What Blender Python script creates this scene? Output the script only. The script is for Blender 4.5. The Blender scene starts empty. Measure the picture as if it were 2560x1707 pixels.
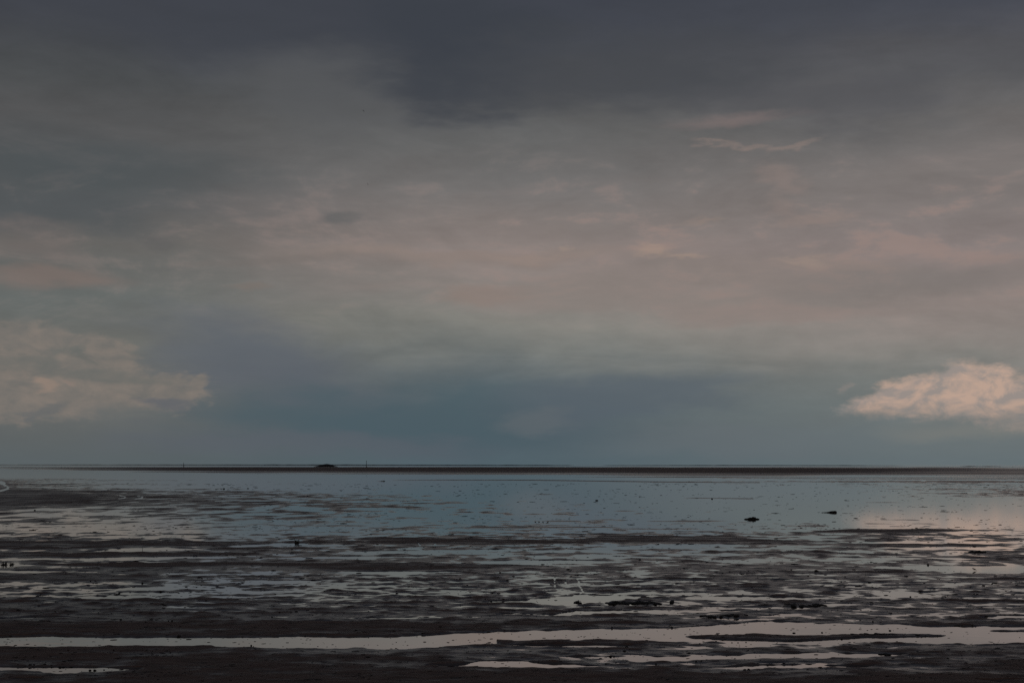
import bpy, bmesh, math, random
import numpy as np
from mathutils import Vector, Matrix

# ------------------------------------------------------------------ camera
sc = bpy.context.scene
C = sc.collection
W, H = 2560.0, 1707.0            # pixel frame of the photograph, used to place things on the ground
FPX = 2560 * 50 / 36.0           # 50 mm lens
EYE_V = 1160.5                   # row of eye level
CAM_H = 6.0                      # the camera looks out from a low sea dike
PITCH = math.atan((EYE_V - H / 2) / FPX)
ROLL = math.radians(0.055)
cam_data = bpy.data.cameras.new('camera')
cam_data.lens = 50; cam_data.sensor_width = 36
cam_data.clip_start = 0.1; cam_data.clip_end = 60000
cam = bpy.data.objects.new('camera', cam_data); C.objects.link(cam)
CAM_M = Matrix.Translation((0, 0, CAM_H)) @ Matrix.Rotation(math.pi / 2 + PITCH, 4, 'X') @ Matrix.Rotation(ROLL, 4, 'Z')
cam.matrix_world = CAM_M
sc.camera = cam

def ray(u, v):
    d = CAM_M.to_3x3() @ Vector(((u - W / 2) / FPX, (H / 2 - v) / FPX, -1.0))
    return d.normalized()
def ground(u, v, z=0.0):
    d = ray(u, v); t = (z - CAM_H) / d.z
    return Vector((0, 0, CAM_H)) + d * t
def azel(u, v):
    d = ray(u, v)
    return math.degrees(math.atan2(d.x, d.y)), math.degrees(math.atan2(d.z, math.hypot(d.x, d.y)))
def lin(rgb):
    return tuple(((c / 255 / 12.92) if c / 255 <= 0.04045 else ((c / 255 + 0.055) / 1.055) ** 2.4) for c in rgb)

# ------------------------------------------------------------------ view / sampling
sc.view_settings.view_transform = 'Standard'
sc.view_settings.look = 'None'
sc.view_settings.exposure = 0.0
sc.view_settings.gamma = 1.0
sc.view_settings.use_curve_mapping = False
sc.render.engine = 'CYCLES'
sc.cycles.use_denoising = False
sc.cycles.max_bounces = 3
sc.cycles.caustics_reflective = False

# ------------------------------------------------------------------ node helper
class NT:
    def __init__(self, tree): self.t = tree; self.n = tree.nodes; self.l = tree.links
    def node(self, typ, **kw):
        n = self.n.new(typ)
        for k, v in kw.items(): setattr(n, k, v)
        return n
    def put(self, sock, val):
        if val is None: return
        if hasattr(val, 'is_output') or isinstance(val, bpy.types.NodeSocket): self.l.new(val, sock)
        else: sock.default_value = val
    def m(self, op, a, b=None, c=None, clamp=False):
        n = self.node('ShaderNodeMath', operation=op); n.use_clamp = clamp
        self.put(n.inputs[0], a); self.put(n.inputs[1], b); self.put(n.inputs[2], c)
        return n.outputs[0]
    def mix(self, f, a, b, blend='MIX'):
        n = self.node('ShaderNodeMix', data_type='RGBA', blend_type=blend)
        self.put(n.inputs[0], f)
        self.put(n.inputs[6], (*a, 1) if isinstance(a, tuple) and len(a) == 3 else a)
        self.put(n.inputs[7], (*b, 1) if isinstance(b, tuple) and len(b) == 3 else b)
        return n.outputs[2]
    def sstep(self, x, lo, hi, to0=0.0, to1=1.0):
        n = self.node('ShaderNodeMapRange', interpolation_type='SMOOTHSTEP')
        self.put(n.inputs[0], x); self.put(n.inputs[1], lo); self.put(n.inputs[2], hi)
        self.put(n.inputs[3], to0); self.put(n.inputs[4], to1)
        return n.outputs[0]
    def ramp(self, fac, stops, interp='LINEAR'):
        n = self.node('ShaderNodeValToRGB'); cr = n.color_ramp; cr.interpolation = interp
        while len(cr.elements) < len(stops): cr.elements.new(0.5)
        for e, (p, c) in zip(cr.elements, stops): e.position = p; e.color = (*c, 1)
        self.put(n.inputs[0], fac)
        return n.outputs[0]
    def noise(self, vec, scale, detail=4, rough=0.55, dist=0.0):
        n = self.node('ShaderNodeTexNoise')
        self.put(n.inputs['Vector'], vec); n.inputs['Scale'].default_value = scale
        n.inputs['Detail'].default_value = detail; n.inputs['Roughness'].default_value = rough
        n.inputs['Distortion'].default_value = dist
        return n.outputs['Fac']
    def vec(self, x, y, z):
        n = self.node('ShaderNodeCombineXYZ')
        self.put(n.inputs[0], x); self.put(n.inputs[1], y); self.put(n.inputs[2], z)
        return n.outputs[0]
    def vadd(self, a, b):
        n = self.node('ShaderNodeVectorMath', operation='ADD'); self.put(n.inputs[0], a); self.put(n.inputs[1], b)
        return n.outputs[0]
    def vmul(self, a, b):
        n = self.node('ShaderNodeVectorMath', operation='MULTIPLY'); self.put(n.inputs[0], a); self.put(n.inputs[1], b)
        return n.outputs[0]

# ------------------------------------------------------------------ world: Nishita dusk sky behind a layered cloud deck
SUN_EL, SUN_AZ = 3.0, 200.0      # sun going down behind the camera, a little to its left
world = bpy.data.worlds.new('World'); sc.world = world; world.use_nodes = True
world.cycles.sampling_method = 'NONE'    # a broad even sky: plain path sampling is enough
N = NT(world.node_tree); N.n.clear()
out = N.node('ShaderNodeOutputWorld'); bg = N.node('ShaderNodeBackground')
sky = N.node('ShaderNodeTexSky', sky_type='NISHITA'); sky.sun_disc = False
sky.sun_elevation = math.radians(SUN_EL); sky.sun_rotation = math.radians(SUN_AZ)
tc = N.node('ShaderNodeTexCoord'); D = tc.outputs['Generated']
sep = N.node('ShaderNodeSeparateXYZ'); N.put(sep.inputs[0], D)
X, Y, Z = sep.outputs
hh = N.m('MAXIMUM', N.m('SQRT', N.m('ADD', N.m('MULTIPLY', X, X), N.m('MULTIPLY', Y, Y))), 1e-4)
AZ = N.m('MULTIPLY', N.m('ARCTAN2', X, Y), 180 / math.pi)
EL = N.m('MAXIMUM', N.m('MULTIPLY', N.m('ARCTAN2', Z, hh), 180 / math.pi), 0.0)
SIN = N.m('DIVIDE', X, hh)
flat = N.vmul(D, (1.0, 1.0, 3.2))              # cloud noise, drawn out along the horizon
streak = N.vmul(D, (1.0, 1.0, 9.0))
n1 = N.noise(flat, 2.6, 2, 0.5)
n2 = N.noise(N.vadd(flat, (3.1, 1.7, 0.4)), 8.0, 4, 0.55)
n3 = N.noise(N.vadd(flat, (7.3, 2.2, 5.4)), 26.0, 5, 0.6)
n4 = N.noise(N.vadd(streak, (1.3, 8.2, 2.4)), 5.0, 4, 0.55, 0.5)
c = lambda n: N.m('SUBTRACT', n, 0.5)
c1, c2, c3, c4 = c(n1), c(n2), c(n3), c(n4)
elw = N.m('ADD', EL, N.m('MULTIPLY', N.sstep(EL, 0.6, 5.5), N.m('ADD', N.m('MULTIPLY', c1, 3.0), N.m('MULTIPLY', c2, 2.2))))
elw = N.m('ADD', elw, N.m('MULTIPLY', N.sstep(EL, 0.5, 4.0), N.m('MULTIPLY', c4, 1.2)))
fac = N.m('DIVIDE', elw, 30.0, clamp=True)
VS = [1150, 1085, 1020, 960, 900, 820, 740, 640, 540, 440, 340, 240, 140, 30]
LEFT = [(89,97,100),(95,100,101),(103,105,104),(107,107,104),(106,107,104),(102,104,102),(98,103,102),(100,99,97),(84,87,89),(80,83,85),(83,83,84),(76,78,80),(70,72,76),(66,68,75)]
MID = [(80,96,104),(77,92,101),(80,94,102),(92,102,107),(117,120,118),(129,128,123),(131,125,121),(137,126,122),(126,118,115),(113,110,109),(98,98,98),(80,81,84),(66,69,77),(62,65,75)]
RIGHT = [(100,111,115),(106,114,116),(110,117,117),(119,122,120),(132,129,125),(136,128,124),(137,126,122),(132,122,120),(125,118,116),(121,115,113),(103,101,101),(90,90,93),(82,82,86),(71,73,82)]
def stops(cols):
    s = [(azel(1280, v)[1] / 30.0, lin(col)) for v, col in zip(VS, cols)]
    return [(max(0.0, p), q) for p, q in s] + [(0.85, lin((58, 62, 72)))]
rl, rm, rr = N.ramp(fac, stops(LEFT)), N.ramp(fac, stops(MID)), N.ramp(fac, stops(RIGHT))
sw = N.m('ADD', SIN, N.m('MULTIPLY', c1, 0.12))
col = N.mix(N.sstep(sw, -0.31, -0.02), rl, rm)
col = N.mix(N.sstep(sw, -0.02, 0.30), col, rr)
# soft unevenness of the whole deck
amt = N.sstep(EL, 0.3, 5.0, 0.25, 1.0)
n5 = N.noise(N.vadd(N.vmul(D, (1, 1, 2.7)), (9.3, 3.2, 1.4)), 10.0, 7, 0.64, 1.0)
c5 = c(n5)
mod = N.m('ADD', N.m('ADD', 1.03, N.m('MULTIPLY', amt, N.m('MULTIPLY', c5, .40))), N.m('MULTIPLY', amt, N.m('ADD', N.m('ADD', N.m('MULTIPLY', c2, 0.34), N.m('MULTIPLY', c4, 0.30)), N.m('MULTIPLY', c3, 0.30))))
col = N.mix(1.0, col, N.vec(mod, mod, mod), 'MULTIPLY')
# faint pink afterglow streaks in the middle of the deck
pk = N.m('MULTIPLY', N.sstep(c4, 0.0, 0.24), N.m('MULTIPLY', N.sstep(EL, 3.5, 7.0), N.sstep(EL, 13.0, 9.0)))
col = N.mix(N.m('MULTIPLY', N.m('MULTIPLY', pk, N.sstep(SIN, -.3, .1, .12, 1.0)), 0.34), col, lin((146, 126, 120)))

wn1 = N.node('ShaderNodeTexNoise'); N.put(wn1.inputs['Vector'], N.vadd(flat, (2.2, 9.1, 6.3))); wn1.inputs['Scale'].default_value = 7.0; wn1.inputs['Detail'].default_value = 3
wn2 = N.node('ShaderNodeTexNoise'); N.put(wn2.inputs['Vector'], N.vadd(flat, (5.2, 4.1, 1.3))); wn2.inputs['Scale'].default_value = 24.0; wn2.inputs['Detail'].default_value = 5; wn2.inputs['Roughness'].default_value = .62
half = (-.5, -.5, -.5)
w1 = N.vadd(wn1.outputs['Color'], half); w2 = N.vadd(wn2.outputs['Color'], half)
AE = N.vec(AZ, EL, 0.0)
AEs = N.vadd(AE, N.vadd(N.vmul(w1, (5.0, 2.6, 0)), N.vmul(w2, (2.0, 1.1, 0))))     # soft ragged outlines
AEc = N.vadd(AE, N.vadd(N.vmul(w1, (.5, .25, 0)), N.vmul(w2, (1.5, .8, 0))))     # heap clouds
AEf = N.vadd(AE, N.vadd(N.vmul(w1, (1.6, .7, 0)), N.vmul(w2, (2.6, 1.15, 0))))    # small wisps
pk2 = N.m('MULTIPLY', N.sstep(N.m('ADD', c5, N.m('MULTIPLY', c3, .9)), .02, .24), N.m('MULTIPLY', N.sstep(EL, 4.5, 7.5), N.sstep(EL, 13.5, 9.0)))
col = N.mix(N.m('MULTIPLY', N.m('MULTIPLY', pk2, N.sstep(SIN, -.25, .15, .3, 1.0)), .6), col, lin((152, 131, 124)))
noises = {'n2': (AEs, c2), 'n3': (AEf, c3)}
def field(u, v, ru, rv, rot=0.0, P=None):
    """distance from a patch of sky, in units of its half-size"""
    a0, e0 = azel(u, v); k = 180 / math.pi / FPX
    mp = N.node('ShaderNodeMapping', vector_type='TEXTURE')
    N.put(mp.inputs['Vector'], P or AEf)
    mp.inputs['Location'].default_value = (a0, e0, 0); mp.inputs['Rotation'].default_value = (0, 0, math.radians(rot))
    mp.inputs['Scale'].default_value = (ru * k, rv * k, 1)
    ln = N.node('ShaderNodeVectorMath', operation='LENGTH'); N.put(ln.inputs[0], mp.outputs[0])
    return ln.outputs['Value']
def blob(u, v, ru, rv, rgb, op, soft=1.0, rot=0.0, nz='n2', na=1.0):
    global col
    P, nn_ = noises[nz]
    f = N.m('MULTIPLY_ADD', nn_, -na, field(u, v, ru, rv, rot, P))
    col = N.mix(N.sstep(f, 1.0 + .35 * soft, 1.0 - .75 * soft, 0.0, op), col, lin(rgb))
# heavy dark cloud overhead with a hanging lobe, pale cloud beside it
blob(640, 40, 1000, 130, (63, 66, 74), .7, 1.0)
blob(1900, 20, 900, 90, (66, 69, 77), .5, 1.0)
blob(820, 230, 270, 130, (90, 91, 93), .6, .8)
blob(1130, 130, 330, 130, (59, 63, 71), .75, .8, -10, na=2.2)
blob(1190, 215, 170, 75, (61, 65, 73), .6, .8, -12, na=2.2)
blob(1560, 190, 460, 110, (70, 72, 77), .75, .8, na=2.0)
blob(2050, 260, 380, 70, (82, 82, 86), .6, .8, na=2.0)
blob(250, 420, 420, 60, (76, 82, 85), .5, .9)
blob(120, 540, 330, 50, (80, 84, 87), .6, .9)
# small dark scraps and pink wisps across the middle
for a in [(890, 533, 62, 24, (84, 88, 90), .6, .8), (370, 597, 62, 30, (90, 90, 91), .6, .8),
          (1840, 322, 190, 24, (134, 117, 114), .6, .7),
          (60, 690, 170, 36, (128, 112, 106), .75, .8), (70, 615, 150, 38, (116, 105, 102), .5, .9),
          (1080, 638, 480, 22, (140, 126, 119), .7, .9), (700, 650, 300, 18, (118, 110, 106), .5, .9),
          (1190, 733, 130, 26, (142, 124, 116), .7, .8), (1420, 740, 300, 40, (134, 124, 119), .5, 1.0), (610, 733, 72, 17, (124, 114, 108), .7, .7),
          (2080, 675, 190, 18, (148, 131, 124), .6, .8), (1950, 768, 330, 28, (143, 127, 122), .6, 1.0), (1760, 705, 420, 60, (138, 125, 120), .4, 1.0), (2300, 700, 330, 50, (116, 113, 111), .5, 1.0)]:
    blob(*a[:5], a[5] * .8, 1.0, *a[7:], nz='n2', na=1.3)
for a in [(1790, 362, 80, 8, (148, 129, 121), .55, .7, -14), (1890, 380, 34, 6, (148, 129, 121), .5, .7, 0), (1990, 372, 55, 9, (148, 129, 121), .6, .7, 20), (1975, 445, 70, 32, (144, 127, 121), .6, .9, -20),
          (1755, 545, 80, 11, (146, 129, 120), .7, .8, 10), (1960, 520, 50, 30, (142, 126, 120), .5, .9, -35), (2050, 545, 130, 13, (146, 129, 122), .7, .8),
          (1640, 638, 66, 15, (164, 142, 129), .85, .8, -6), (1715, 652, 60, 9, (162, 141, 128), .8, .8), (1412, 625, 22, 10, (156, 138, 128), .8, .9), (1340, 645, 130, 8, (148, 132, 124), .6, .9),
          (2000, 660, 60, 9, (156, 138, 128), .7, .8, -8)]:
    blob(*a[:5], a[5] * .7, 1.1, *a[7:], nz='n3', na=2.4)
# blue rain-grey bank low over the sea
blob(640, 900, 330, 95, (90, 97, 107), .8, 1.0, -12)
blob(760, 1010, 300, 70, (78, 93, 102), .6, 1.0)
blob(1000, 1040, 420, 80, (73, 92, 101), .8, .9)
blob(1560, 1005, 330, 48, (86, 97, 107), .7, .9, 4)
blob(1340, 1052, 110, 42, (98, 105, 110), .5, .9, nz='n3', na=1.0)
blob(750, 1100, 420, 40, (89, 96, 105), .6, .9)
blob(1900, 1105, 420, 36, (100, 108, 113), .5, 1.0)
blob(2330, 1090, 330, 40, (102, 113, 117), .6, 1.0)
# broken pale cloud to the left, sharp towards the blue bank
def cloud(parts, rgb_lit, rgb_dark, op, edge, na3, fade=None, k=2.6):
    """a heap cloud: union of lobes with a ragged rim, relief from the slope of its own billows"""
    global col
    f = None
    for p in parts:
        q = field(*p, P=AEc); f = q if f is None else N.m('MINIMUM', f, q)
    wob = N.m('ADD', N.m('MULTIPLY', c3, na3), N.m('MULTIPLY', cfine, na3 * .7))
    mask = N.sstep(N.m('SUBTRACT', f, wob), 1.0, 1.0 - edge, 0.0, op)
    if fade is not None: mask = N.m('MULTIPLY', mask, fade)
    lit = N.m('ADD', 0.55, N.m('MULTIPLY', relief, k), clamp=True)
    col = N.mix(mask, col, N.mix(lit, lin(rgb_dark), lin(rgb_lit)))
billow = N.vadd(N.vmul(D, (1, 1, 2.0)), (4.2, 1.1, .7))
bA = N.noise(billow, 44.0, 6, .6, .6)
bB = N.noise(N.vadd(billow, (.005, 0, -.009)), 44.0, 6, .6, .6)
relief = N.m('SUBTRACT', bA, bB)
cfine = N.m('SUBTRACT', N.noise(N.vadd(billow, (.3, .9, .1)), 95.0, 3, .6), .5)
cloud([(120, 960, 330, 110), (370, 980, 175, 62, 4), (270, 885, 120, 44, -22), (500, 960, 40, 26, 40), (60, 850, 160, 60)], (131, 122, 115), (112, 110, 107), .88, .5, 1.0, None, 2.4)
blob(430, 1012, 75, 16, (93, 98, 105), .75, .8, nz='n3', na=.8)
blob(110, 1038, 52, 11, (96, 101, 104), .6, .8, 12, nz='n3', na=.8)
blob(300, 1040, 90, 20, (103, 106, 106), .5, .9, nz='n3', na=.8)
blob(180, 928, 330, 20, (102, 105, 103), .6, .8, nz='n2', na=.7)
blob(95, 962, 34, 15, (146, 129, 118), .8, .9, nz='n3', na=.9)
blob(172, 963, 22, 9, (138, 124, 116), .7, .9, nz='n3', na=.9)
# the sunlit heap cloud on the right with its flat, hazy base
base_el = azel(2400, 1030)[1]
fade = N.sstep(N.m('ADD', EL, N.m('MULTIPLY', N.m('ADD', c3, cfine), .6)), N.m('SUBTRACT', base_el, N.sstep(AZ, 13, 20, .25, 1.1)), N.m('ADD', base_el, .55))
parts = [(2430, 980, 190, 78, 0), (2340, 988, 180, 72, 8), (2240, 1002, 150, 54, 14), (2540, 1015, 150, 70, 0), (2480, 948, 80, 42, 0), (2385, 944, 80, 36, 6), (2160, 1018, 90, 34, 16)]
blob(2480, 1080, 260, 36, (126, 126, 121), .5, 1.0)
blob(2107, 962, 15, 17, (138, 131, 127), .5, 1.0, nz='n3', na=.6)
cloud(parts, (190, 163, 147), (153, 143, 138), .96, .42, .62, fade, 3.8)
# Nishita sky glimmering through the thin deck
thin = N.node('ShaderNodeVectorMath', operation='SCALE'); N.put(thin.inputs[0], sky.outputs[0]); thin.inputs['Scale'].default_value = 0.05
col = N.mix(0.04, col, thin.outputs[0])
N.put(bg.inputs['Color'], col); bg.inputs['Strength'].default_value = 1.0
N.l.new(bg.outputs[0], out.inputs[0])

# ------------------------------------------------------------------ sun: very low and veiled by cloud
sun = bpy.data.lights.new('sun', 'SUN'); sun.energy = 0.25; sun.angle = math.radians(14); sun.color = (1.0, .78, .62)
so = bpy.data.objects.new('sun', sun); C.objects.link(so)
sd = Vector((math.sin(math.radians(SUN_AZ)) * math.cos(math.radians(SUN_EL)), math.cos(math.radians(SUN_AZ)) * math.cos(math.radians(SUN_EL)), math.sin(math.radians(SUN_EL))))
so.rotation_euler = (-sd).to_track_quat('-Z', 'Y').to_euler()

# ------------------------------------------------------------------ materials
def new_mat(name):
    m = bpy.data.materials.new(name); m.use_nodes = True
    t = NT(m.node_tree); return m, t, m.node_tree.nodes['Principled BSDF']
def mat_mud():
    m, t, b = new_mat('wet_mud')
    geo = t.node('ShaderNodeNewGeometry'); P = geo.outputs['Position']
    s = t.node('ShaderNodeSeparateXYZ'); t.put(s.inputs[0], P)
    big = t.noise(t.vmul(P, (.10, .42, 0)), 1.0, 6, .66)
    mid = t.noise(t.vmul(P, (.8, 1.4, 1)), 1.0, 5, .6)
    fine = t.noise(P, 5.0, 5, .65)
    dry = t.sstep(t.m('ADD', s.outputs[2], t.m('MULTIPLY', t.m('SUBTRACT', big, .5), .13)), 0.022, 0.072)
    colr = t.mix(dry, (.075, .060, .052), (.135, .080, .058))
    colr = t.mix(t.sstep(mid, .45, .8), colr, (.020, .017, .014))
    t.put(b.inputs['Base Color'], colr)
    rough = t.m('ADD', t.m('MULTIPLY', dry, .34), t.m('ADD', .245, t.m('MULTIPLY', mid, .14)))
    rough = t.m('SUBTRACT', rough, t.sstep(s.outputs[2], .0, .014, .15, 0.0))     # film of water at the pool margins
    t.put(b.inputs['Roughness'], rough)
    t.put(b.inputs['Specular IOR Level'], t.m('SUBTRACT', .5, t.m('MULTIPLY', dry, .34)))
    bp = t.node('ShaderNodeBump'); bp.inputs['Strength'].default_value = .2; bp.inputs['Distance'].default_value = .03
    t.put(bp.inputs['Height'], t.m('ADD', mid, t.m('MULTIPLY', fine, .5)))
    t.l.new(bp.outputs[0], b.inputs['Normal'])
    return m
def mat_water():
    m, t, b = new_mat('still_water')
    geo = t.node('ShaderNodeNewGeometry'); P = geo.outputs['Position']
    rip = t.noise(t.vmul(P, (.5, 1.2, 1)), 1.0, 3, .5)
    bp = t.node('ShaderNodeBump'); bp.inputs['Strength'].default_value = .04; bp.inputs['Distance'].default_value = .05
    t.put(bp.inputs['Height'], rip)
    # silty film: mirrors more strongly at low angles than clean water
    fr = t.node('ShaderNodeFresnel'); fr.inputs['IOR'].default_value = 1.33
    silt = t.node('ShaderNodeBsdfDiffuse'); silt.inputs['Color'].default_value = (.034, .031, .028, 1)
    gl = t.node('ShaderNodeBsdfGlossy'); gl.inputs['Roughness'].default_value = .045; gl.inputs['Color'].default_value = (.97, .97, .97, 1)
    mx = t.node('ShaderNodeMixShader')
    for n_ in (fr, silt, gl): t.l.new(bp.outputs[0], n_.inputs['Normal'])
    t.put(mx.inputs[0], t.m('POWER', fr.outputs[0], .42))
    t.l.new(silt.outputs[0], mx.inputs[1]); t.l.new(gl.outputs[0], mx.inputs[2])
    t.l.new(mx.outputs[0], m.node_tree.nodes['Material Output'].inputs['Surface'])
    m.node_tree.nodes.remove(b)
    return m
def mat_dark(name, a, bcol, scale, rough=.75):
    m, t, b = new_mat(name)
    geo = t.node('ShaderNodeNewGeometry')
    n = t.noise(geo.outputs['Position'], scale, 5, .6)
    t.put(b.inputs['Base Color'], t.mix(t.sstep(n, .35, .65), a, bcol))
    b.inputs['Roughness'].default_value = rough; b.inputs['Specular IOR Level'].default_value = .2
    bp = t.node('ShaderNodeBump'); bp.inputs['Strength'].default_value = .6; bp.inputs['Distance'].default_value = .02
    t.put(bp.inputs['Height'], n); t.l.new(bp.outputs[0], b.inputs['Normal'])
    return m
M_MUD = mat_mud(); M_WATER = mat_water()
M_CLOD = mat_dark('mud_clod', (.012, .010, .009), (.026, .022, .019), 14)
M_WEED = mat_dark('seaweed_mussels', (.009, .008, .007), (.022, .019, .015), 22)
M_SAND = mat_dark('far_dune', (.020, .020, .021), (.032, .031, .030), .05, .9)
M_WOOD = mat_dark('tarred_wood', (.018, .016, .014), (.035, .030, .026), 9)
M_GRASS = mat_dark('cord_grass', (.014, .016, .009), (.028, .030, .016), 12)
M_BIRD = mat_dark('bird_plumage', (.020, .018, .016), (.045, .040, .036), 40)

# ------------------------------------------------------------------ object helpers
def tag(o, label=None, cat=None, group=None, kind=None):
    if label: o['label'] = label
    if cat: o['category'] = cat
    if group: o['group'] = group
    if kind: o['kind'] = kind
    return o
def link_mesh(name, me, mat, parent=None):
    if mat: me.materials.append(mat)
    o = bpy.data.objects.new(name, me); C.objects.link(o)
    if parent: o.parent = parent
    return o
def from_arrays(name, co, quads):
    me = bpy.data.meshes.new(name)
    me.vertices.add(len(co)); me.vertices.foreach_set('co', co.astype(np.float32).ravel())
    nq = len(quads)
    me.loops.add(nq * 4); me.loops.foreach_set('vertex_index', quads.astype(np.int32).ravel())
    me.polygons.add(nq); me.polygons.foreach_set('loop_start', np.arange(0, nq * 4, 4, dtype=np.int32))
    me.polygons.foreach_set('use_smooth', np.ones(nq, dtype=bool))
    me.update(calc_edges=True)
    return me

# ------------------------------------------------------------------ gradient noise on arrays
rng = np.random.default_rng(11)
PERM = rng.permutation(4096); ANG = rng.random(4096) * 2 * np.pi
GX, GY = np.cos(ANG), np.sin(ANG)
def pn(x, y):
    xi = np.floor(x).astype(np.int64); yi = np.floor(y).astype(np.int64)
    xf, yf = x - xi, y - yi
    sx, sy = xf * xf * xf * (xf * (xf * 6 - 15) + 10), yf * yf * yf * (yf * (yf * 6 - 15) + 10)
    def g(ix, iy, dx, dy):
        h = PERM[(PERM[ix & 4095] + iy) & 4095]
        return GX[h] * dx + GY[h] * dy
    a = g(xi, yi, xf, yf); b = g(xi + 1, yi, xf - 1, yf)
    c_ = g(xi, yi + 1, xf, yf - 1); d = g(xi + 1, yi + 1, xf - 1, yf - 1)
    return ((a + (b - a) * sx) + ((c_ + (d - c_) * sx) - (a + (b - a) * sx)) * sy) * 1.5
def fbm(x, y, oct=4, rough=.5):
    s = np.zeros_like(x); a = 1.0; t = 0.0
    for i in range(oct):
        s += a * pn(x + 17.3 * i, y - 9.1 * i); t += a; a *= rough; x = x * 2.03; y = y * 2.03
    return s / t ** .5
def sm(x, lo, hi):
    t = np.clip((x - lo) / (hi - lo), 0, 1); return t * t * (3 - 2 * t)

# ------------------------------------------------------------------ relief of the mudflat
# where the flat lies high (bare mud) or low (standing water), read off the shore-parallel bars
BU = [0, 640, 1280, 1920, 2560]
BIAS = [
 (1160, [-1, -1, -1, -1, -.6]), (1166, [-1, -.9, -.9, -.9, -.4]), (1168, [.1, 1.3, 1.4, .3, -.2]), (1171, [-.4, 1.8, 1.9, 1.7, .1]),
 (1175, [-.9, 1.4, 1.7, 1.8, .6]), (1181, [-1, .0, .6, 1.1, .6]), (1188, [-1, -.8, -.4, .2, .3]), (1194, [.1, -.8, -.7, -.1, .1]), (1203, [.4, -.6, -.9, -.1, .1]),
 (1214, [.35, -.4, -.95, -.4, .2]), (1226, [.55, -.3, -.95, -.9, .35]), (1240, [.75, .1, -.75, -.95, .4]), (1247, [.8, .15, -.7, -.9, -.7]),
 (1262, [.7, .3, -.42, -.8, -.9]), (1275, [.3, .05, -.36, -.7, -.85]), (1292, [.15, -.12, -.28, -.55, -.75]), (1308, [.2, -.22, -.22, -.4, -.6]),
 (1322, [-.2, -.45, -.25, -.3, -.35]), (1334, [-.15, -.35, .0, .15, -.1]), (1346, [.35, .2, .1, .25, .15]), (1358, [.6, .4, .2, .3, .15]),
 (1372, [.45, .4, .1, .15, .25]), (1388, [.5, .35, .05, .15, .2]), (1402, [.4, .4, .05, .2, .2]), (1420, [.4, .45, .3, .4, .2]),
 (1445, [.4, .2, .15, .4, .35]), (1465, [.2, .05, .1, .3, .3]), (1485, [.1, .1, .1, .2, .15]), (1500, [.45, .35, .2, .2, .3]), (1520, [.7, .5, .35, .45, .45]),
 (1545, [.8, .75, .8, .5, .6]), (1565, [1.2, 1.2, .9, .4, .9]), (1600, [1, .9, .6, .2, .4]), (1630, [1.2, 1.1, .7, .2, .4]), (1655, [.9, 1.1, .6, .15, .9]),
 (1672, [.7, 1.3, 1.0, .3, 1.1]), (1695, [.8, 1.4, 1.3, 1.2, 1.3]), (1740, [1.3, 1.4, 1.4, 1.4, 1.4]), (2400, [1.4] * 5)]
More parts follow.
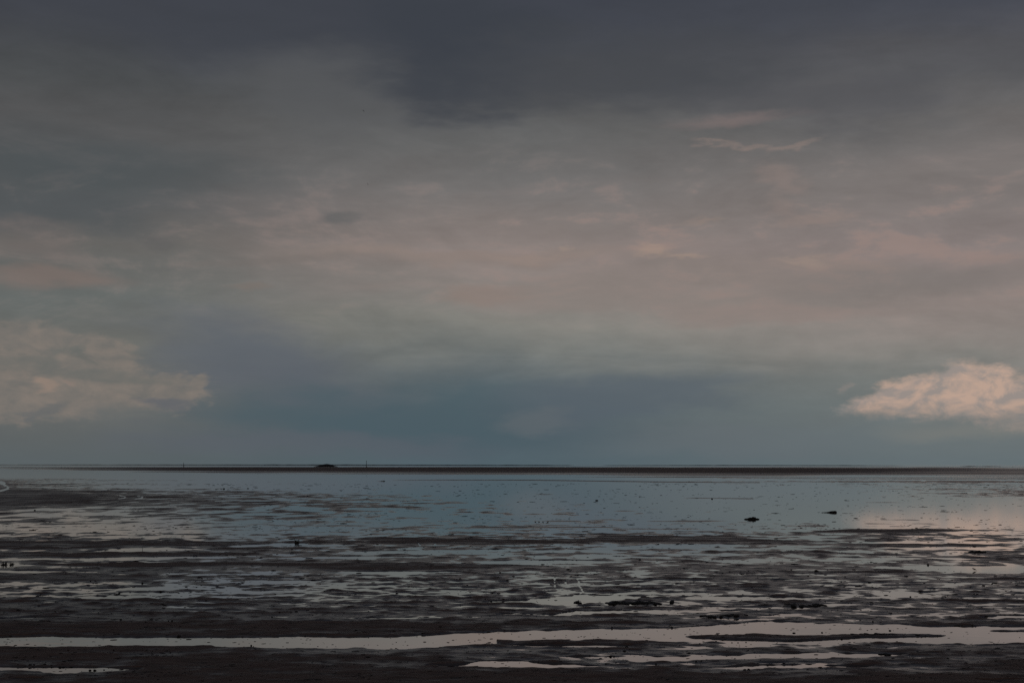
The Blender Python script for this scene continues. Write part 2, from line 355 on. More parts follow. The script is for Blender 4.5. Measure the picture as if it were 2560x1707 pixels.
# strips of standing water (-) and bars of mud (+): (value, softness, [(u, top row, bottom row), ...])
BANDS = [
 (-1.15, 2, [(-200,1592,1619),(0,1590,1620),(140,1588,1619),(250,1591,1618),(640,1592,1619),(760,1589,1621),(960,1591,1622),(1080,1584,1619),(1280,1578,1608),(1500,1573,1601),(1680,1570,1602),(1800,1560,1605),(1930,1553,1606),(2050,1559,1607),(2250,1560,1608),(2300,1566,1609),(2560,1565,1609),(2800,1566,1608)]),
 (.9, 1.5, [(1700,1592,1592),(1800,1589,1597),(1880,1585,1600),(1970,1589,1602),(2090,1587,1596),(2190,1584,1593),(2290,1586,1591),(2385,1588,1588)]),
 (.5, 1.2, [(2460,1578,1578),(2520,1575,1580),(2700,1574,1581)]),
 (-1.2, 1.2, [(1240,1613,1613),(1330,1612,1617),(1520,1611,1616),(1640,1613,1613)]),
 (.8, 1.5, [(1240,1601,1610),(1500,1601,1609),(1690,1604,1608),(1730,1606,1606)]),
 (.5, 1.5, [(1560,1624,1624),(1700,1620,1629),(1900,1622,1632),(2000,1625,1630),(2060,1627,1627)]),
 (.7, 1.5, [(2070,1624,1624),(2160,1621,1630),(2350,1618,1630),(2560,1614,1640),(2800,1612,1645)]),
 (-1.0, 1.5, [(1560,1650,1650),(1660,1640,1654),(1760,1640,1652),(1860,1636,1650),(2060,1632,1646),(2160,1634,1642),(2280,1638,1638)]),
 (.6, 1.2, [(1720,1652,1652),(1860,1648,1656),(2000,1646,1654),(2120,1648,1650)]),
 (-1.0, 1.2, [(1780,1668,1668),(1880,1664,1675),(2000,1660,1672),(2100,1662,1668),(2200,1664,1664)]),
 (-1.2, 1.2, [(1060,1667,1667),(1140,1661,1668),(1200,1653,1669),(1300,1652,1670),(1380,1656,1669),(1450,1660,1667),(1500,1664,1664)]),
 (-1.0, 1.2, [(1380,1642,1642),(1480,1639,1645),(1620,1640,1644),(1700,1642,1642)]),
 (-1.0, 1.2, [(-50,1666,1672),(60,1667,1680),(150,1668,1684),(220,1667,1680),(345,1671,1676),(360,1674,1674)]),
 (-.9, 1.0, [(20,1697,1699),(60,1697,1703),(110,1699,1699)]),
 (-.9, 1.0, [(2440,1704,1704),(2500,1703,1712),(2560,1704,1704)]),
 # thin pools through the middle of the flat
 (-1.2, 1, [(270,1470,1470),(300,1468,1476),(480,1467,1476),(560,1471,1473),(600,1472,1472)]),
 (-1.2, 1, [(190,1492,1492),(240,1490,1496),(400,1491,1496),(480,1493,1493)]),
 (-1.2, 1, [(590,1462,1462),(640,1451,1464),(740,1451,1458),(810,1453,1453)]),
 (-1.2, 1, [(215,1444,1444),(260,1442,1445),(340,1444,1444)]), (-1.2, 1, [(-20,1455,1459),(40,1456,1459),(75,1457,1457)]),
 (-1.2, 1, [(-20,1411,1415),(60,1411,1414),(105,1411,1411)]), (-1.2, 1, [(200,1407,1407),(350,1403,1406),(450,1404,1404)]),
 (-1.2, 1, [(-20,1426,1431),(120,1427,1432),(260,1429,1429)]), (-1.2, 1, [(560,1435,1435),(640,1433,1438),(720,1435,1435)]),
 (-1.2, 1, [(220,1378,1378),(300,1370,1379),(420,1369,1377),(540,1374,1374)]), (-1.2, 1, [(540,1367,1367),(640,1357,1366),(740,1357,1361),(780,1359,1359)]),
 (-1.2, 1, [(-20,1395,1400),(200,1394,1398),(500,1391,1396),(640,1393,1393)]), (-1.2, 1, [(830,1380,1380),(1040,1376,1383),(1280,1372,1377),(1330,1374,1374)]),
 (-1.2, 1, [(640,1396,1396),(900,1391,1396),(1100,1391,1391)]), (-1.2, 1, [(960,1440,1440),(1000,1437,1441),(1080,1439,1439)]),
 (-1.2, 1, [(820,1430,1430),(900,1428,1437),(1040,1428,1434),(1180,1430,1430)]),
 (-1.3, 1, [(1440,1371,1371),(1560,1364,1374),(1700,1360,1371),(1820,1361,1367),(1880,1364,1364)]), (-1.3, 1, [(1180,1404,1404),(1290,1400,1412),(1460,1401,1408),(1570,1404,1404)]),
 (-1.2, 1, [(1400,1394,1394),(1520,1390,1396),(1700,1391,1391)]), (-1.3, 1, [(1200,1505,1505),(1320,1498,1511),(1440,1486,1511),(1560,1488,1500),(1650,1491,1491)]),
 (-1.2, 1.2, [(1360,1540,1540),(1440,1525,1537),(1600,1526,1532),(1760,1526,1530),(1870,1527,1527)]), (-1.2, 1, [(1690,1494,1494),(1780,1491,1499),(1960,1492,1498),(2060,1495,1495)]),
 (-1.2, 1, [(2180,1420,1420),(2300,1414,1425),(2400,1415,1432),(2480,1415,1433),(2560,1415,1433),(2800,1416,1432)]), (-1.1, 1, [(1900,1451,1451),(2000,1448,1451),(2120,1446,1446)]),
 (-1.1, 1, [(2060,1356,1356),(2250,1353,1360),(2480,1352,1358),(2560,1356,1356)]), (-1.2, 1, [(2190,1371,1371),(2330,1367,1374),(2500,1367,1372),(2620,1369,1369)]),
 (-1.0, 1, [(1880,1542,1542),(1960,1535,1541),(2010,1537,1537)]), (-1.1, 1, [(2210,1542,1542),(2300,1538,1542),(2420,1540,1540)]), (-1.1, 1, [(2440,1542,1542),(2520,1538,1544),(2700,1538,1543)]),
 (-1.1, 1, [(860,1545,1545),(1000,1542,1545),(1150,1540,1540)]), (-1.1, 1, [(1230,1537,1537),(1290,1533,1537),(1340,1535,1535)]), (-.9, 1, [(690,1556,1556),(740,1552,1555),(860,1553,1553)]), (-1, 1, [(-20,1544,1546),(100,1543,1546),(200,1544,1544)]),
 # bars
 (1.0, 1.5, [(-50,1354,1364),(300,1352,1366),(560,1355,1364),(700,1358,1358)]), (1.0, 1.5, [(-50,1384,1393),(200,1382,1392),(500,1381,1390),(700,1385,1385)]), (1.1, 1.2, [(60,1410,1410),(300,1408,1418),(520,1406,1416),(800,1409,1409)]),
 (1.0, 1.5, [(640,1412,1412),(800,1408,1425),(1000,1407,1426),(1200,1409,1420),(1400,1414,1414)]), (.8, 2, [(-50,1432,1452),(150,1433,1454),(330,1440,1452),(420,1446,1446)]),
 (1.0, 2, [(880,1346,1346),(960,1342,1360),(1200,1345,1362),(1420,1352,1358),(1520,1355,1355)]), (.9, 1.5, [(1380,1350,1350),(1560,1338,1356),(1800,1340,1356),(1950,1350,1358),(2080,1354,1354)]),
 (1.0, 1.2, [(2000,1330,1330),(2130,1322,1332),(2300,1322,1332),(2430,1325,1325)]), (.9, 1.5, [(2060,1364,1364),(2250,1358,1366),(2420,1360,1366),(2560,1362,1362)]),
 (.7, 6.0, [(-100,1216,1276),(60,1222,1264),(160,1230,1254),(260,1243,1243)]),
 # slivers just clearing the broad water
 (.7, .8, [(740,1264,1264),(800,1261,1268),(850,1265,1270),(915,1265,1265)]), (.6, .7, [(1322,1236,1236),(1360,1234.4,1236.6),(1402,1235.5,1235.5)]), (.6, .7, [(1680,1244,1244),(1740,1243.5,1245.5),(1800,1244,1246),(1870,1245,1247.6),(1895,1246,1246)]),
 (.5, .7, [(2120,1255.5,1255.5),(2200,1254.5,1256.5),(2320,1256,1256)]), (.6, .8, [(1100,1319,1319),(1300,1315,1320),(1450,1316,1319),(1570,1318,1318)]), (.45, .7, [(640,1297,1297),(720,1295,1298.5),(860,1296,1296)]), (.45, .7, [(1500,1277,1277),(1560,1275.6,1278),(1620,1277,1277)]),
 (.4, .8, [(1580,1303,1303),(1720,1300,1304),(1860,1301,1301)]), (.5, .8, [(900,1330,1330),(1010,1317,1321),(1100,1317,1317)]),
 (.8, .7, [(900,1200.5,1200.5),(1100,1198.5,1200.5),(1330,1198.5,1201),(1650,1203,1205.5),(1900,1205,1207)]), (.6, .7, [(1300,1192,1192),(1700,1191.5,1193.5),(2000,1192,1192)]),
 (.6, .6, [(930,1203,1203),(952,1202,1203.6),(970,1203,1203)]),
]
# narrow winding runnels: (width in px, [(u, v), ...])
RUNNELS = [
 (2.0, [(1386,1447),(1388,1452),(1385,1458),(1387,1467)]), (1.6, [(1416,1449),(1413,1459),(1419,1469)]), (2.2, [(1444,1446),(1447,1455),(1446,1462),(1454,1472),(1457,1478),(1450,1484)]),
 (1.8, [(1044,1357),(1049,1360),(1051,1364)]), (1.8, [(1086,1357),(1092,1365)]), (1.4, [(296,1247),(314,1244),(312,1241),(300,1239)]), (1.4, [(338,1247),(356,1244),(356,1241),(344,1240)]),
 (3.2, [(-10,1229),(8,1225),(20,1221),(19,1217),(6,1209),(-6,1208)]), (2.5, [(-4,1203),(11,1206),(10,1209)]),
]
def bias_at(u, v):
    rows = np.array([b[0] for b in BIAS], float); tab = np.array([b[1] for b in BIAS], float)
    fu = np.clip(u / 640.0, 0, 3.9999); iu = fu.astype(int); fu = fu - iu
    iv = np.clip(np.searchsorted(rows, v) - 1, 0, len(rows) - 2)
    fv = np.clip((v - rows[iv]) / (rows[iv + 1] - rows[iv]), 0, 1)
    t = lambda i, j: tab[i, j]
    return (t(iv, iu) * (1 - fu) + t(iv, iu + 1) * fu) * (1 - fv) + (t(iv + 1, iu) * (1 - fu) + t(iv + 1, iu + 1) * fu) * fv

MR = np.array(CAM_M.to_3x3())
def project(x, y):
    d = np.stack([x, y, np.full_like(x, -CAM_H)], -1) @ MR
    return W / 2 + FPX * d[..., 0] / -d[..., 2], H / 2 - FPX * d[..., 1] / -d[..., 2]

def relief_at(x, y):
    """height (m) of the flat above the standing water"""
    u, v = project(x, y)
    dist = np.hypot(x, y)
    # long bars parallel to the shore, broken pools, and clotty small relief
    nA = fbm(x / 42.0 + 5, y / 5.5 + 2, 4, .55)
    nB1 = .6 * fbm(x / 5.0 + 40, y / 1.7 + 11, 4, .62) + .6 * fbm(x / 1.6 + 10, y / 1.5 + 61, 3, .6)
    nB2 = .6 * fbm(x / 9.0 + 20, y / 4.2 + 31, 4, .62) + .6 * fbm(x / 2.4 + 20, y / 3.6 + 31, 3, .6)
    nB3 = .6 * fbm(x / 16.0 + 70, y / 14.0 + 51, 4, .62) + .6 * fbm(x / 4.0 + 20, y / 11.0 + 31, 3, .6)
    k1, k2 = sm(dist, 70, 100), sm(dist, 115, 190)
    nB = nB1 * (1 - k1) + nB2 * k1 * (1 - k2) + nB3 * k2
    nE = fbm(x / 900.0 + 3, y / 190.0 + 1, 4, .6)
    nD = fbm(x / 160.0 + 3, y / 60.0 + 1, 3, .6)
    far = sm(dist, 130, 330)
    warp = (1 - far) * (2.0 * fbm(x / 6.0, y / 3.0 + 90, 3) + 1.6 * nB + 2.0 * fbm(x / 1.3, y / .9 + 50, 3, .6) * (1 - sm(dist, 60, 110))) + far * .8 * nD
    vw = v + warp * np.clip((v - 1160) / 300, .15, 1.2)
    b = bias_at(u, vw)
    mix = 1 - np.clip(np.abs(b), 0, 1)
    far2 = sm(dist, 350, 800)
    nn = (1 - far) * (.32 * nA + 1.25 * nB) + far * ((.75 - .25 * far2) * nD + .7 * far2 * nE + .3 * (1 - far2) * nA + .8 * (1 - far2) * nB)
    nF = (1 - k1) * fbm(x / .8 + 3, y / .8 + 8, 2) + k1 * (1 - k2) * fbm(x / 1.3 + 4, y / 2.2 + 7, 2) + k2 * fbm(x / 2.4 + 2, y / 8.0 + 5, 2)
    nn = nn + .5 * nF * (1 - far2)
    m = b + nn * (.55 + .95 * mix)
    for val, soft, pts in BANDS:
        pu = [p[0] for p in pts]; pt = [p[1] for p in pts]; pb = [p[2] for p in pts]
        lo, hi = min(pt) - 8, max(pb) + 8
        sel = (v > lo) & (v < hi) & (u > pu[0]) & (u < pu[-1])
        if not sel.any(): continue
        us, vs = u[sel], vw[sel]
        tp, bt = np.interp(us, pu, pt), np.interp(us, pu, pb)
        k = sm(vs, tp - soft, tp + soft) * (1 - sm(vs, bt - soft, bt + soft)) * sm(bt - tp, 0, 1.2)
        keep = .36 if val > 0 else .46
        m[sel] = m[sel] * (1 - k) + (val + keep * nn[sel]) * k
    for wd, pts in RUNNELS:
        sel = (v > min(p[1] for p in pts) - 8) & (v < max(p[1] for p in pts) + 8) & (u > min(p[0] for p in pts) - 8) & (u < max(p[0] for p in pts) + 8)
        if not sel.any(): continue
        us, vs = u[sel], v[sel]; dd = np.full(us.shape, 1e9)
        for (x0, y0), (x1, y1) in zip(pts, pts[1:]):
            L = (x1 - x0) ** 2 + (y1 - y0) ** 2
            tt = np.clip(((us - x0) * (x1 - x0) + (vs - y0) * (y1 - y0)) / L, 0, 1)
            dd = np.minimum(dd, np.hypot(us - x0 - tt * (x1 - x0), vs - y0 - tt * (y1 - y0)))
        k = 1 - sm(dd, wd * .35, wd * .8)
        m[sel] = m[sel] * (1 - k) - 1.0 * k
    z = np.where(m > 0, .062 * m ** 1.2 if False else .06 * m, .10 * m)
    # clotty surface of the bare mud
    rough = fbm(x / .55, y / .55, 3, .6) * (1 - sm(dist, 90, 200))
    z = z + np.where(m > .05, .012 * rough * np.clip(m * 2, 0, 1), 0)
    # the flat rises gently towards the dike the photograph was taken from
    z = z + sm(dist, 36, 6) * .5
    return z

def build_mudflat():
    vs = np.concatenate([np.arange(1161.9, 1400, .52), np.arange(1400, 1800, .85), np.geomspace(1800, 6000, 60)])
    yrow = np.array([ground(1280, v).y for v in vs])
    s = np.linspace(-.47, .47, 1240)
    yy = yrow[:, None] * np.ones_like(s)[None, :]
    xx = (yrow[:, None] + 8.0) * s[None, :]
    z = relief_at(xx, yy)
    co = np.stack([xx, yy, z], -1).reshape(-1, 3)
    r, cN = z.shape
    idx = np.arange(r * cN).reshape(r, cN)
    q = np.stack([idx[:-1, :-1], idx[1:, :-1], idx[1:, 1:], idx[:-1, 1:]], -1).reshape(-1, 4)
    # sheets wholly under water show nothing: drop them
    zq = z.reshape(-1)[q].max(1)
    q = q[zq > -.03]
    used = np.zeros(len(co), bool); used[q.ravel()] = True
    remap = np.cumsum(used) - 1
    me = from_arrays('mudflat', co[used], remap[q])
    return tag(link_mesh('mudflat', me, M_MUD), kind='structure')
build_mudflat()
# standing water to the horizon, and the sea bed under it
def sheet(name, z, half, mat):
    me = bpy.data.meshes.new(name)
    me.from_pydata([(-half, -half * .2, z), (half, -half * .2, z), (half, half, z), (-half, half, z)], [], [(0, 1, 2, 3)])
    return tag(link_mesh(name, me, mat), kind='structure')
sheet('water', 0.0, 24000, M_WATER)
sheet('ground', -.6, 24000, M_MUD)

def zat(x, y):
    return float(relief_at(np.array([x], float), np.array([y], float))[0])
def place(u, v):
    p = ground(u, v); z = max(zat(p.x, p.y), 0.0)
    return Vector((p.x, p.y, z))

# ------------------------------------------------------------------ low land far out on the horizon
def ridge(name, d, pts, mat, depth=120.0, seed=0):
    """a long low bank: crest heights given at pixel columns"""
    r = np.random.default_rng(seed)
    us = np.arange(pts[0][0], pts[-1][0] + 1, 4.0)
    hs = np.interp(us, [p[0] for p in pts], [p[1] for p in pts])
    hs = np.maximum(hs * (1 + .45 * fbm(us / 60.0 + seed, us * 0 + seed, 4, .6)), .05)
    verts, faces = [], []
    prof = [(-.5, -.3), (-.36, .25), (-.16, .82), (0, 1), (.2, .8), (.5, -.3)]
    for u, h in zip(us, hs):
        dr = ray(u, EYE_V); k = d / dr.y
        for t, f in prof: verts.append((dr.x * k, d + t * depth, f * h if f > 0 else -.3))
    n = len(prof)
    for i in range(len(us) - 1):
        for j in range(n - 1):
            a = i * n + j; faces.append((a, a + n, a + n + 1, a + 1))
    me = bpy.data.meshes.new(name); me.from_pydata(verts, [], faces)
    for p in me.polygons: p.use_smooth = True
    return tag(link_mesh(name, me, mat), kind='structure')
ridge('sandbank', 8600, [(-400, 2.2), (0, 2.0), (300, 3.0), (620, 4.2), (800, 4.6), (1300, 3.6), (1420, 2.2), (1436, .1)], M_SAND, 300, 1)
ridge('sandbank', 8800, [(1505, .1), (1520, 2.0), (1800, 3.4), (2100, 3.2), (2230, 1.6), (2260, .1)], M_SAND, 300, 2)
ridge('sandbank', 5200, [(2400, .1), (2420, 1.6), (2450, .6), (2470, 1.8), (2492, .8), (2500, .1)], M_SAND, 80, 3)

# dark dome of an islet standing on the far bank
def build_mound():
    d = 3300.0; dr = ray(815, EYE_V); k = d / dr.y
    bm = bmesh.new()
    bmesh.ops.create_grid(bm, x_segments=56, y_segments=24, size=1)
    for v in bm.verts:
        r = math.hypot(v.co.x, v.co.y)
        h = max(0.0, 1 - r ** 2.0) ** 1.25
        h *= 1 + .16 * math.sin(v.co.x * 5 + 1) + .05 * math.sin(v.co.x * 31) * math.cos(v.co.y * 17)
        v.co = Vector((v.co.x * 30, v.co.y * 22, h * 6.0 - .2))
    me = bpy.data.meshes.new('mound'); bm.to_mesh(me); bm.free()
    for p in me.polygons: p.use_smooth = True
    o = link_mesh('islet', me, M_SAND); o.location = (dr.x * k, d, 0)
    tag(o, 'dark dome-shaped islet rising from the far mud bank on the horizon', 'islet')
build_mound()

# ------------------------------------------------------------------ beacons and stakes
def tube(bm, p0, p1, r0, r1, seg=8):
    p0, p1 = Vector(p0), Vector(p1); ax = (p1 - p0).normalized()
    q = ax.to_track_quat('Z', 'Y'); ra, rb = [], []
    for i in range(seg):
        a = 2 * math.pi * i / seg; e = q @ Vector((math.cos(a), math.sin(a), 0))
        ra.append(bm.verts.new(p0 + e * r0)); rb.append(bm.verts.new(p1 + e * r1))
    for i in range(seg): bm.faces.new((ra[i], ra[(i + 1) % seg], rb[(i + 1) % seg], rb[i]))
    bm.faces.new(ra[::-1]); bm.faces.new(rb)
def bm_obj(name, bm, mat, parent=None):
    me = bpy.data.meshes.new(name); bm.to_mesh(me); bm.free()
    return link_mesh(name, me, mat, parent)
def beacon(u, v, height, label, top):
    p = ground(u, v); e = bpy.data.objects.new('sea_beacon', None); C.objects.link(e); e.location = (p.x, p.y, 0)
    tag(e, label, 'beacon', 'beacons far out on the flats')
    bm = bmesh.new(); tube(bm, (0, 0, -1), (0, 0, height), .55, .34, 10); bm_obj('mast', bm, M_WOOD, e)
    for a in range(3):
        bm = bmesh.new(); c_, s_ = math.cos(a * 2.094 + .4), math.sin(a * 2.094 + .4)
        tube(bm, (c_ * 1.6, s_ * 1.6, -.5), (c_ * .3, s_ * .3, height * .34), .16, .12, 6); bm_obj('stay', bm, M_WOOD, e)
    if top:
        bm = bmesh.new(); tube(bm, (0, 0, height - .2), (0, 0, height + 1.5), .75, .12, 10); bm_obj('topmark', bm, M_WOOD, e)
beacon(916, 1168.6, 11.2, 'tall dark beacon mast with pointed top, standing near the dome-shaped islet', True)
beacon(459, 1167.4, 9.0, 'thin dark beacon mast without topmark standing alone in far water', False)
def stake(u, v, h, r, label, lean=.06):
    p = place(u, v); bm = bmesh.new()
    mid = Vector((lean * h * .4, 0, h * .5)); tip = Vector((lean * h, 0, h))
    tube(bm, (0, 0, -.1), mid, r, r * .85, 8); tube(bm, mid - Vector((0, 0, h * .01)), tip, r * .85, r * .55, 8)
    o = bm_obj('wooden_stake', bm, M_WOOD); o.location = p
    tag(o, label, 'stake')
stake(356, 1375.5, .24, .016, 'thin dark stake standing upright in a narrow pool between mud bars')
stake(2500, 1168, 4.2, .45, 'short dark post at the far water edge beside a low sandbank', .02)
stake(2531, 1167, 3.0, .32, 'small leaning post at the far water edge, beyond the last sandbank', .25)

# ------------------------------------------------------------------ cord-grass tufts
def tuft(u, v, h, w, n, label, seed):
    r = random.Random(seed); p = place(u, v)
    e = bpy.data.objects.new('grass_tuft', None); C.objects.link(e); e.location = p
    tag(e, label, 'grass tuft')
    bm = bmesh.new()
    for i in range(n):
        a = r.uniform(0, 6.28); rad = w * .35 * math.sqrt(r.random()); hh_ = h * r.uniform(.55, 1.0)
        bx, by = rad * math.cos(a), rad * math.sin(a); lean = r.uniform(.1, .5) * hh_
        pts = [Vector((bx + lean * math.cos(a) * t * t, by + lean * math.sin(a) * t * t, hh_ * t - .02)) for t in (0, .35, .7, 1)]
        sd_ = Vector((-math.sin(a + .6), math.cos(a + .6), 0)); prev = None
        for t, q in zip((0, .35, .7, 1), pts):
            ww = .008 * (1 - t) + .002
            cur = (bm.verts.new(q - sd_ * ww), bm.verts.new(q + sd_ * ww), bm.verts.new(q + sd_.cross(Vector((0, 0, 1))) * ww * .6))
            if prev:
                for i0 in range(3): bm.faces.new((prev[i0], prev[(i0 + 1) % 3], cur[(i0 + 1) % 3], cur[i0]))
            prev = cur
    bm_obj('blades', bm, M_GRASS, e)['kind'] = 'stuff'
    bm = bmesh.new(); bmesh.ops.create_icosphere(bm, subdivisions=2, radius=1)
    for vv in bm.verts:
        vv.co = Vector((vv.co.x * w * .5, vv.co.y * w * .5, vv.co.z * h * .18 * (1 + .3 * math.sin(vv.co.x * 9))))
    bm_obj('root_clump', bm, M_CLOD, e)
tuft(742, 1357.5, .42, .42, 70, 'dark bushy grass tuft beside a narrow blue-grey pool', 5)
tuft(10, 1411.5, .30, .45, 60, 'low dark grass tuft at the end of a thin bright pool', 6)
tuft(29, 1411.5, .22, .30, 40, 'smaller grass tuft next to the low dark one by the thin pool', 7)

# ------------------------------------------------------------------ clumps of mussels and weed, clods
def lump_mesh(name, seed, sub=2, rough=.35):
    r = random.Random(seed); off = Vector((r.uniform(0, 50), r.uniform(0, 50), r.uniform(0, 50)))
    from mathutils import noise as mn
    bm = bmesh.new(); bmesh.ops.create_icosphere(bm, subdivisions=sub, radius=1)
    for v in bm.verts:
        k = 1 + rough * mn.noise(v.co * 1.6 + off) + rough * .6 * mn.noise(v.co * 4.1 + off)
        v.co *= k
        if v.co.z < -.35: v.co.z = -.35
    me = bpy.data.meshes.new(name); bm.to_mesh(me); bm.free()
    for p in me.polygons: p.use_smooth = True
    return me
def clump(u0, u1, v, hpx, label, seed, n, name='mussel_clump', cat='mussel clump', prof=None, thick=.3, mat=None):
    """a heap of many shells/weed lumps along the line u0..u1 whose foot is at row v; one object per heap, each lump a part"""
    r = random.Random(seed); a, b = ground(u0, v), ground(u1, v); ctr = (a + b) / 2
    L = (b - a).length; hmax = hpx * ctr.length / FPX
    e = bpy.data.objects.new(name, None); C.objects.link(e); e.location = (ctr.x, ctr.y, max(0.0, zat(ctr.x, ctr.y)) * .5)
    e.rotation_euler.z = math.atan2(b.y - a.y, b.x - a.x)
    tag(e, label, cat)
    for i in range(n):
        t = (i + .5) / n if i < n * .6 else r.betavariate(2.2, 2.2)
        f = prof(t) if prof else math.sin(math.pi * t) ** .8
        hgt = max(.03, hmax * f * r.uniform(.65, 1.05)); wid = L / n * r.uniform(1.0, 2.0) + hgt * .4
        me = lump_mesh('lump', seed * 100 + i, 2)
        o = link_mesh('lump', me, mat or M_WEED, e)
        o.location = ((t - .5) * L, r.uniform(-1, 1) * thick * (.3 + f * .7), hgt * .22)
        o.scale = (wid * .62, max(.12, thick * r.uniform(.4, .8)), hgt * .78); o.rotation_euler.z = r.uniform(-.4, .4)
peak = lambda c_, w: (lambda t: math.exp(-((t - c_) / w) ** 2))
clump(1862, 1904, 1298.0, 7.5, 'humped black mussel clump with its reflection in broad still water', 21, 16, prof=lambda t: .35 + .65 * math.exp(-((t - .45) / .22) ** 2))
clump(2054, 2102, 1281.0, 5.0, 'flat black mussel clump trailing to one side in broad still water', 22, 16, prof=lambda t: .2 + .8 * math.exp(-((t - .62) / .26) ** 2))
clump(1518, 1712, 1508, 6.5, 'long black bank of weed and mussels along a pale pool', 23, 34, 'weed_bank', 'weed bank', prof=lambda t: .5 + .4 * math.sin(t * 9 + .5) ** 2 if .03 < t < .97 else .2, thick=.55)
clump(1436, 1456, 1506, 4.5, 'small black mussel clump lying in pale pool beside the long weed bank', 24, 7)
clump(1755, 1892, 1541, 6.0, 'black weed bank tapering to one end above the pink main pool', 25, 22, 'weed_bank', 'weed bank', prof=lambda t: .25 + .75 * math.exp(-((t - .65) / .28) ** 2), thick=.4)
clump(1958, 2106, 1515, 5.5, 'thin black weed bank lying on streaky grey mud', 26, 24, 'weed_bank', 'weed bank', prof=lambda t: .35 + .55 * math.sin(t * 8) ** 2, thick=.4)
clump(2415, 2482, 1381, 5.0, 'dark lens-shaped weed bank below thin peach-lit pools', 27, 14, 'weed_bank', 'weed bank', thick=.6)
clump(2110, 2300, 1588, 4.0, 'low black weed crest on the mud tongue inside the main pool', 28, 26, 'weed_bank', 'weed bank', prof=lambda t: .3 + .7 * math.exp(-((t - .42) / .2) ** 2), thick=.3)
clump(1268, 1330, 1559, 4.0, 'dark weed scrap at the edge of a brown mud bar', 29, 10, 'weed_bank', 'weed bank', prof=lambda t: .3 + .7 * math.exp(-((t - .6) / .2) ** 2), thick=.35)
clump(2115, 2155, 1624, 3.0, 'ragged black weed scrap on grey mud below the main pool', 30, 9, 'weed_bank', 'weed bank', thick=.2)
clump(2200, 2240, 1635.5, 2.6, 'row of small black weed lumps by a thin pale puddle', 31, 8, 'weed_bank', 'weed bank', thick=.15)
clump(950, 964, 1202.6, 1.6, 'tiny dark hump alone in far blue water', 32, 4, thick=.8)

lumps = [lump_mesh('clod', 900 + i, 2, .4) for i in range(8)]
for m_ in lumps: m_.materials.append(M_CLOD)
CLODS = [(1527,1642,5,4),(1535,1641,4,3),(1566,1619,9,4),(1561,1629,10,4),(1862,1677.5,9,4),(1872,1677.5,8,4),(75,1665,9,4),(85,1664.5,7,3),(112,1663,8,3),(150,1668,8,4),(158,1668,7,3),(178,1667.5,8,3),(225,1675.5,8,4),(237,1675.5,8,4),(260,1674,4,3),
 (628,1613.5,4,4),(634,1616,3,3),(302,1552,6,4),(364,1560,5,3),(378,1552,9,3),(421,1556.5,4,4),(430,1558,4,6),(740,1531,9,4),(728,1533,4,2),(699,1534,4,4),(138,1531,5,3),(45,1529,10,3),(165,1527,4,3),(812,1479,6,4),(818,1478,4,3),
 (2276,1491.5,5,3),(2364,1494,4,2),(2435,1488,4,3),(2320,1412,5,5),(87,1276.5,5,4),(1228,1504,5,4),(985,1580,10,3),(920,1647,12,3),(763,1590,3,4),(284,1630,4,4),(366,1631,6,3),(170,1630,5,3),(1960,1660,8,3),(2050,1671,12,3),(1740,1656,6,3),(1530,1570,5,3),(1680,1569,5,3),(2182,1556,5,4),(1985,1582,7,3),(2055,1581,6,3),(2104,1598,5,3),(2130,1588,4,3),
 (1790,1604,5,3),(1830,1606,4,2),(1845,1606,4,2),(1865,1605,4,2),(1640,1660,5,3),(2225,1576,6,3),(2050,1500,4,3),(2480,1460,4,3),(505,1446,4,3),(356,1458,5,4),(1150,1449,5,4),(1420,1424,8,3),(1250,1433,6,4),(680,1545,4,4),(890,1578,9,3),(1100,1572,6,3),(2415,1660,10,3),(2040,1430,10,4),(2020,1441,6,3),(1600,1400,6,4),(1780,1247,4,3),(1492,1251,10,3),(560,1222,5,3),(620,1221,6,2)]
clod_pos = []
for k, (u, v, wpx, hpx) in enumerate(CLODS):
    p = place(u, v); d = p.length; wet = zat(p.x, p.y) < .002
    o = bpy.data.objects.new('mud_clod', lumps[k % 8]); C.objects.link(o)
    o.scale = (wpx * d / FPX * .5, wpx * d / FPX * .4, hpx * d / FPX * .62); o.rotation_euler.z = k * 1.7
    o.location = (p.x, p.y, p.z + .2 * o.scale.z)
    shape = 'flat' if wpx / hpx >= 2.4 else 'upright' if wpx / hpx <= 1.05 else 'rounded'
    size = 'tiny' if wpx < 5 else 'small' if wpx < 9 else 'larger'
    if v > 1650: zone = 'the short pools below the main pool' if wet else 'the darkest mud below the main pool'
    elif v > 1612: zone = 'the water along the main pool margin' if wet else 'the brown mud bar bordering the main pool'
    elif v > 1566: zone = 'the long main pool' if wet else 'the mud edge of the main pool'
    elif v > 1500: zone = 'a thin puddle on the grey mud' if wet else 'the smooth grey mud above the main pool'
    elif v > 1400: zone = 'a narrow pool of the streaky flat' if wet else 'the streaky pool-broken mud'
    else: zone = 'the broad far water' if wet else 'the far mud beside the broad water'
    tag(o, f'{size} {shape} black clod ' + ('standing in ' if wet else 'lying on ') + zone, 'clod', 'dark clods strewn over the flat')

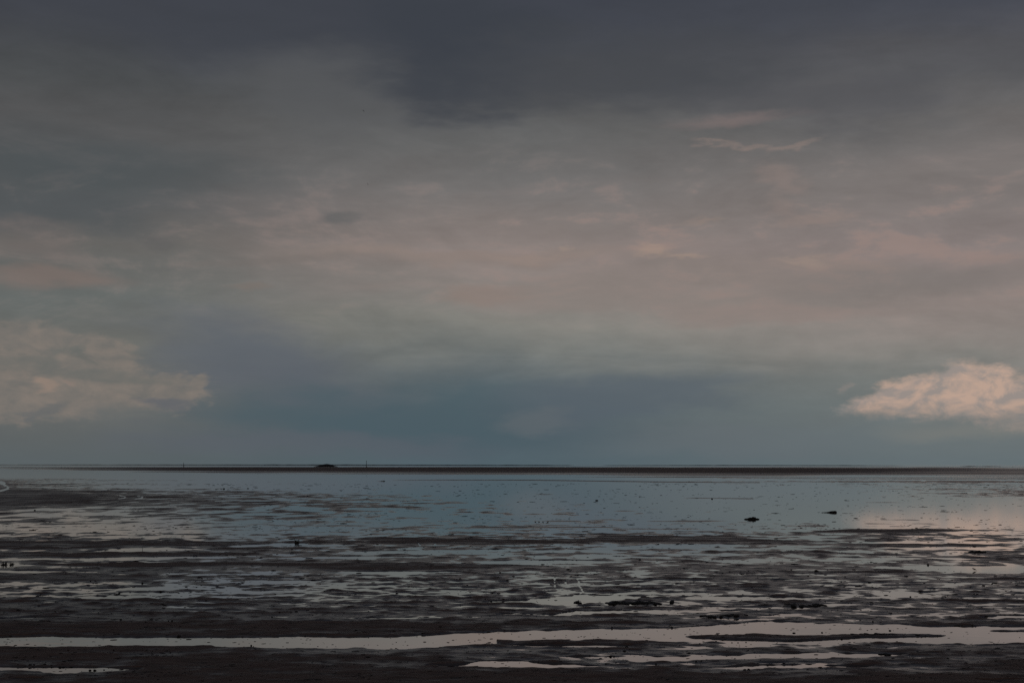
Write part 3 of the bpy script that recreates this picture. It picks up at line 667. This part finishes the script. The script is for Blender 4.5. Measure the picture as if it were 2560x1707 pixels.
# countless crumbs and shells scattered over the flat
def crumbs():
    r = np.random.default_rng(5); base = []
    for i in range(6):
        bm = bmesh.new(); bmesh.ops.create_icosphere(bm, subdivisions=1, radius=1)
        rr = random.Random(i)
        cc = np.array([[c_ * rr.uniform(.7, 1.2) for c_ in v.co] for v in bm.verts]); bm.verts.index_update()
        ff = np.array([[v.index for v in f.verts] for f in bm.faces]); bm.free(); base.append((cc, ff))
    n = 24000
    u = r.uniform(-60, 2620, n); v = 1208 + (r.random(n) ** 1.25) * 500
    dens = .2 + 1.5 * fbm(u / 160., v / 7., 3)
    keep = r.random(n) < np.clip(dens + .1, .04, 1); u, v = u[keep], v[keep]
    pts = np.array([tuple(ground(a, b)) for a, b in zip(u, v)])
    z = relief_at(pts[:, 0].copy(), pts[:, 1].copy())
    vs, fs, o = [], [], 0
    for i in range(len(u)):
        d = math.hypot(pts[i, 0], pts[i, 1]); px = d / FPX
        if z[i] < -.09 and r.random() < .45: continue
        s = px * r.lognormal(.35, .5); s = min(s, 4.5 * px)
        fr = min(1.0, max(0.0, (d - 70) / 120)); s *= 1 - .45 * fr
        wx = s * r.uniform(.9, 2.6) * (1 + 1.6 * fr * r.random()); wz = min(max(.35 * s, .01), .07) * r.uniform(.5, 1.0)
        cc, ff = base[i % 6]; a = r.uniform(0, 6.28)
        loc = cc * np.array([wx, s, wz])
        rot = np.stack([loc[:, 0] * math.cos(a * .1) - loc[:, 1] * math.sin(a * .1), loc[:, 0] * math.sin(a * .1) + loc[:, 1] * math.cos(a * .1), loc[:, 2]], -1)
        vs.append(rot + np.array([pts[i, 0], pts[i, 1], max(z[i], 0.0) + wz * .3])); fs.append(ff + o); o += len(cc)
    co = np.concatenate(vs); f = np.concatenate(fs)
    me = bpy.data.meshes.new('mud_crumbs'); me.from_pydata(co.tolist(), [], f.tolist())
    ob = link_mesh('mud_crumbs', me, M_CLOD)
    tag(ob, 'countless dark mud crumbs and shells strewn over the flat', 'crumbs', kind='stuff')
crumbs()

# ------------------------------------------------------------------ birds (one skinned body each)
def skin_body(name, verts, edges, radii, mat, parent=None):
    me = bpy.data.meshes.new(name); me.from_pydata(verts, edges, [])
    o = link_mesh(name, me, mat, parent)
    o.modifiers.new('skin', 'SKIN'); me.skin_vertices  # layer appears with the modifier
    if not me.skin_vertices:
        bpy.context.view_layer.objects.active = o
        bpy.ops.object.mode_set(mode='OBJECT'); bpy.ops.mesh.customdata_skin_add()
    for d, rr in zip(me.skin_vertices[0].data, radii): d.radius = rr if isinstance(rr, tuple) else (rr, rr); d.use_root = False
    me.skin_vertices[0].data[1].use_root = True
    s = o.modifiers.new('sub', 'SUBSURF'); s.levels = 2; s.render_levels = 2
    return o
def wader(u, v, size, rz, label, feeding, group=None, sitting=False):
    p = place(u, v)
    e = bpy.data.objects.new('wading_bird', None); C.objects.link(e); e.location = (p.x, p.y, 0 if sitting else max(p.z, 0) - .004)
    e.rotation_euler.z = rz; e.scale = (size,) * 3
    tag(e, label, 'bird', group)
    # +x is forward, unit = body length about 1
    z0 = .16 if sitting else .46
    if feeding: path = [(-.62, 0, z0 + .30), (-.30, 0, z0 + .14), (.05, 0, z0), (.30, 0, z0 - .10), (.44, 0, z0 - .20), (.55, 0, z0 - .26)]
    else: path = [(-.62, 0, z0 + .04), (-.30, 0, z0), (.05, 0, z0 + .02), (.27, 0, z0 + .12), (.34, 0, z0 + .27), (.44, 0, z0 + .30)]
    skin_body('body', path, [(i, i + 1) for i in range(5)], [(.05, .02), .17, .20, .12, .09, .07], M_BIRD, e)
    bm = bmesh.new(); a = Vector(path[-1]); b = a + Vector((.30, 0, -.16 if feeding else -.05)); tube(bm, a - Vector((.04, 0, 0)), b, .025, .008, 6); bm_obj('bill', bm, M_WOOD, e)
    if not sitting:
        for s in (-1, 1):
            bm = bmesh.new(); tube(bm, (-.05, .07 * s, z0 - .1), (-.12, .07 * s, .22), .022, .016, 6); tube(bm, (-.12, .07 * s, .22), (-.05, .07 * s, 0), .016, .014, 6)
            for t in (-.5, 0, .5): tube(bm, (-.05, .07 * s, .01), (-.05 + .13 * math.cos(t), .07 * s + .13 * math.sin(t), .006), .012, .006, 5)
            bm_obj('leg', bm, M_WOOD, e)
    return e
wader(2436, 1426, .20, 0.0, 'small dark wader bending to feed in the pale pool, tail up', True)
for k, (u, rz) in enumerate([(1339, .3), (1347, 3.0), (1358, -.2), (1370, .15)]):
    wader(u, 1304.5, .19, rz, 'small dark bird, one of four sitting in row on shallow blue water', False, 'four birds in a row on the water', True)
def gull(u, v, dist, span, roll, heading, label):
    d = ray(u, v); p = Vector((0, 0, CAM_H)) + d * dist
    e = bpy.data.objects.new('flying_bird', None); C.objects.link(e); e.location = p
    e.rotation_euler = (roll, 0, heading); e.scale = (span,) * 3
    tag(e, label, 'bird')
    V = [(-.30, 0, 0), (-.12, 0, .0), (.05, 0, .01), (.20, 0, .03), (.27, 0, .03), (.33, 0, .02)]
    E = [(i, i + 1) for i in range(5)]; R = [(.035, .012), .05, .06, .04, .035, .012]
    for s in (-1, 1):
        i = len(V); V += [(.05, .10 * s, .05), (.10, .27 * s, .13), (-.04, .50 * s, .06)]; E += [(2, i), (i, i + 1), (i + 1, i + 2)]; R += [(.06, .014), (.055, .011), (.02, .006)]
    skin_body('body', V, E, R, M_BIRD, e)
gull(909, 278, 420, .95, .5, 2.4, 'tiny dark bird gliding high against the slate-grey cloud')
gull(919, 461, 460, .95, 1.25, 1.2, 'tiny dark bird banking steeply in front of mid-grey cloud')
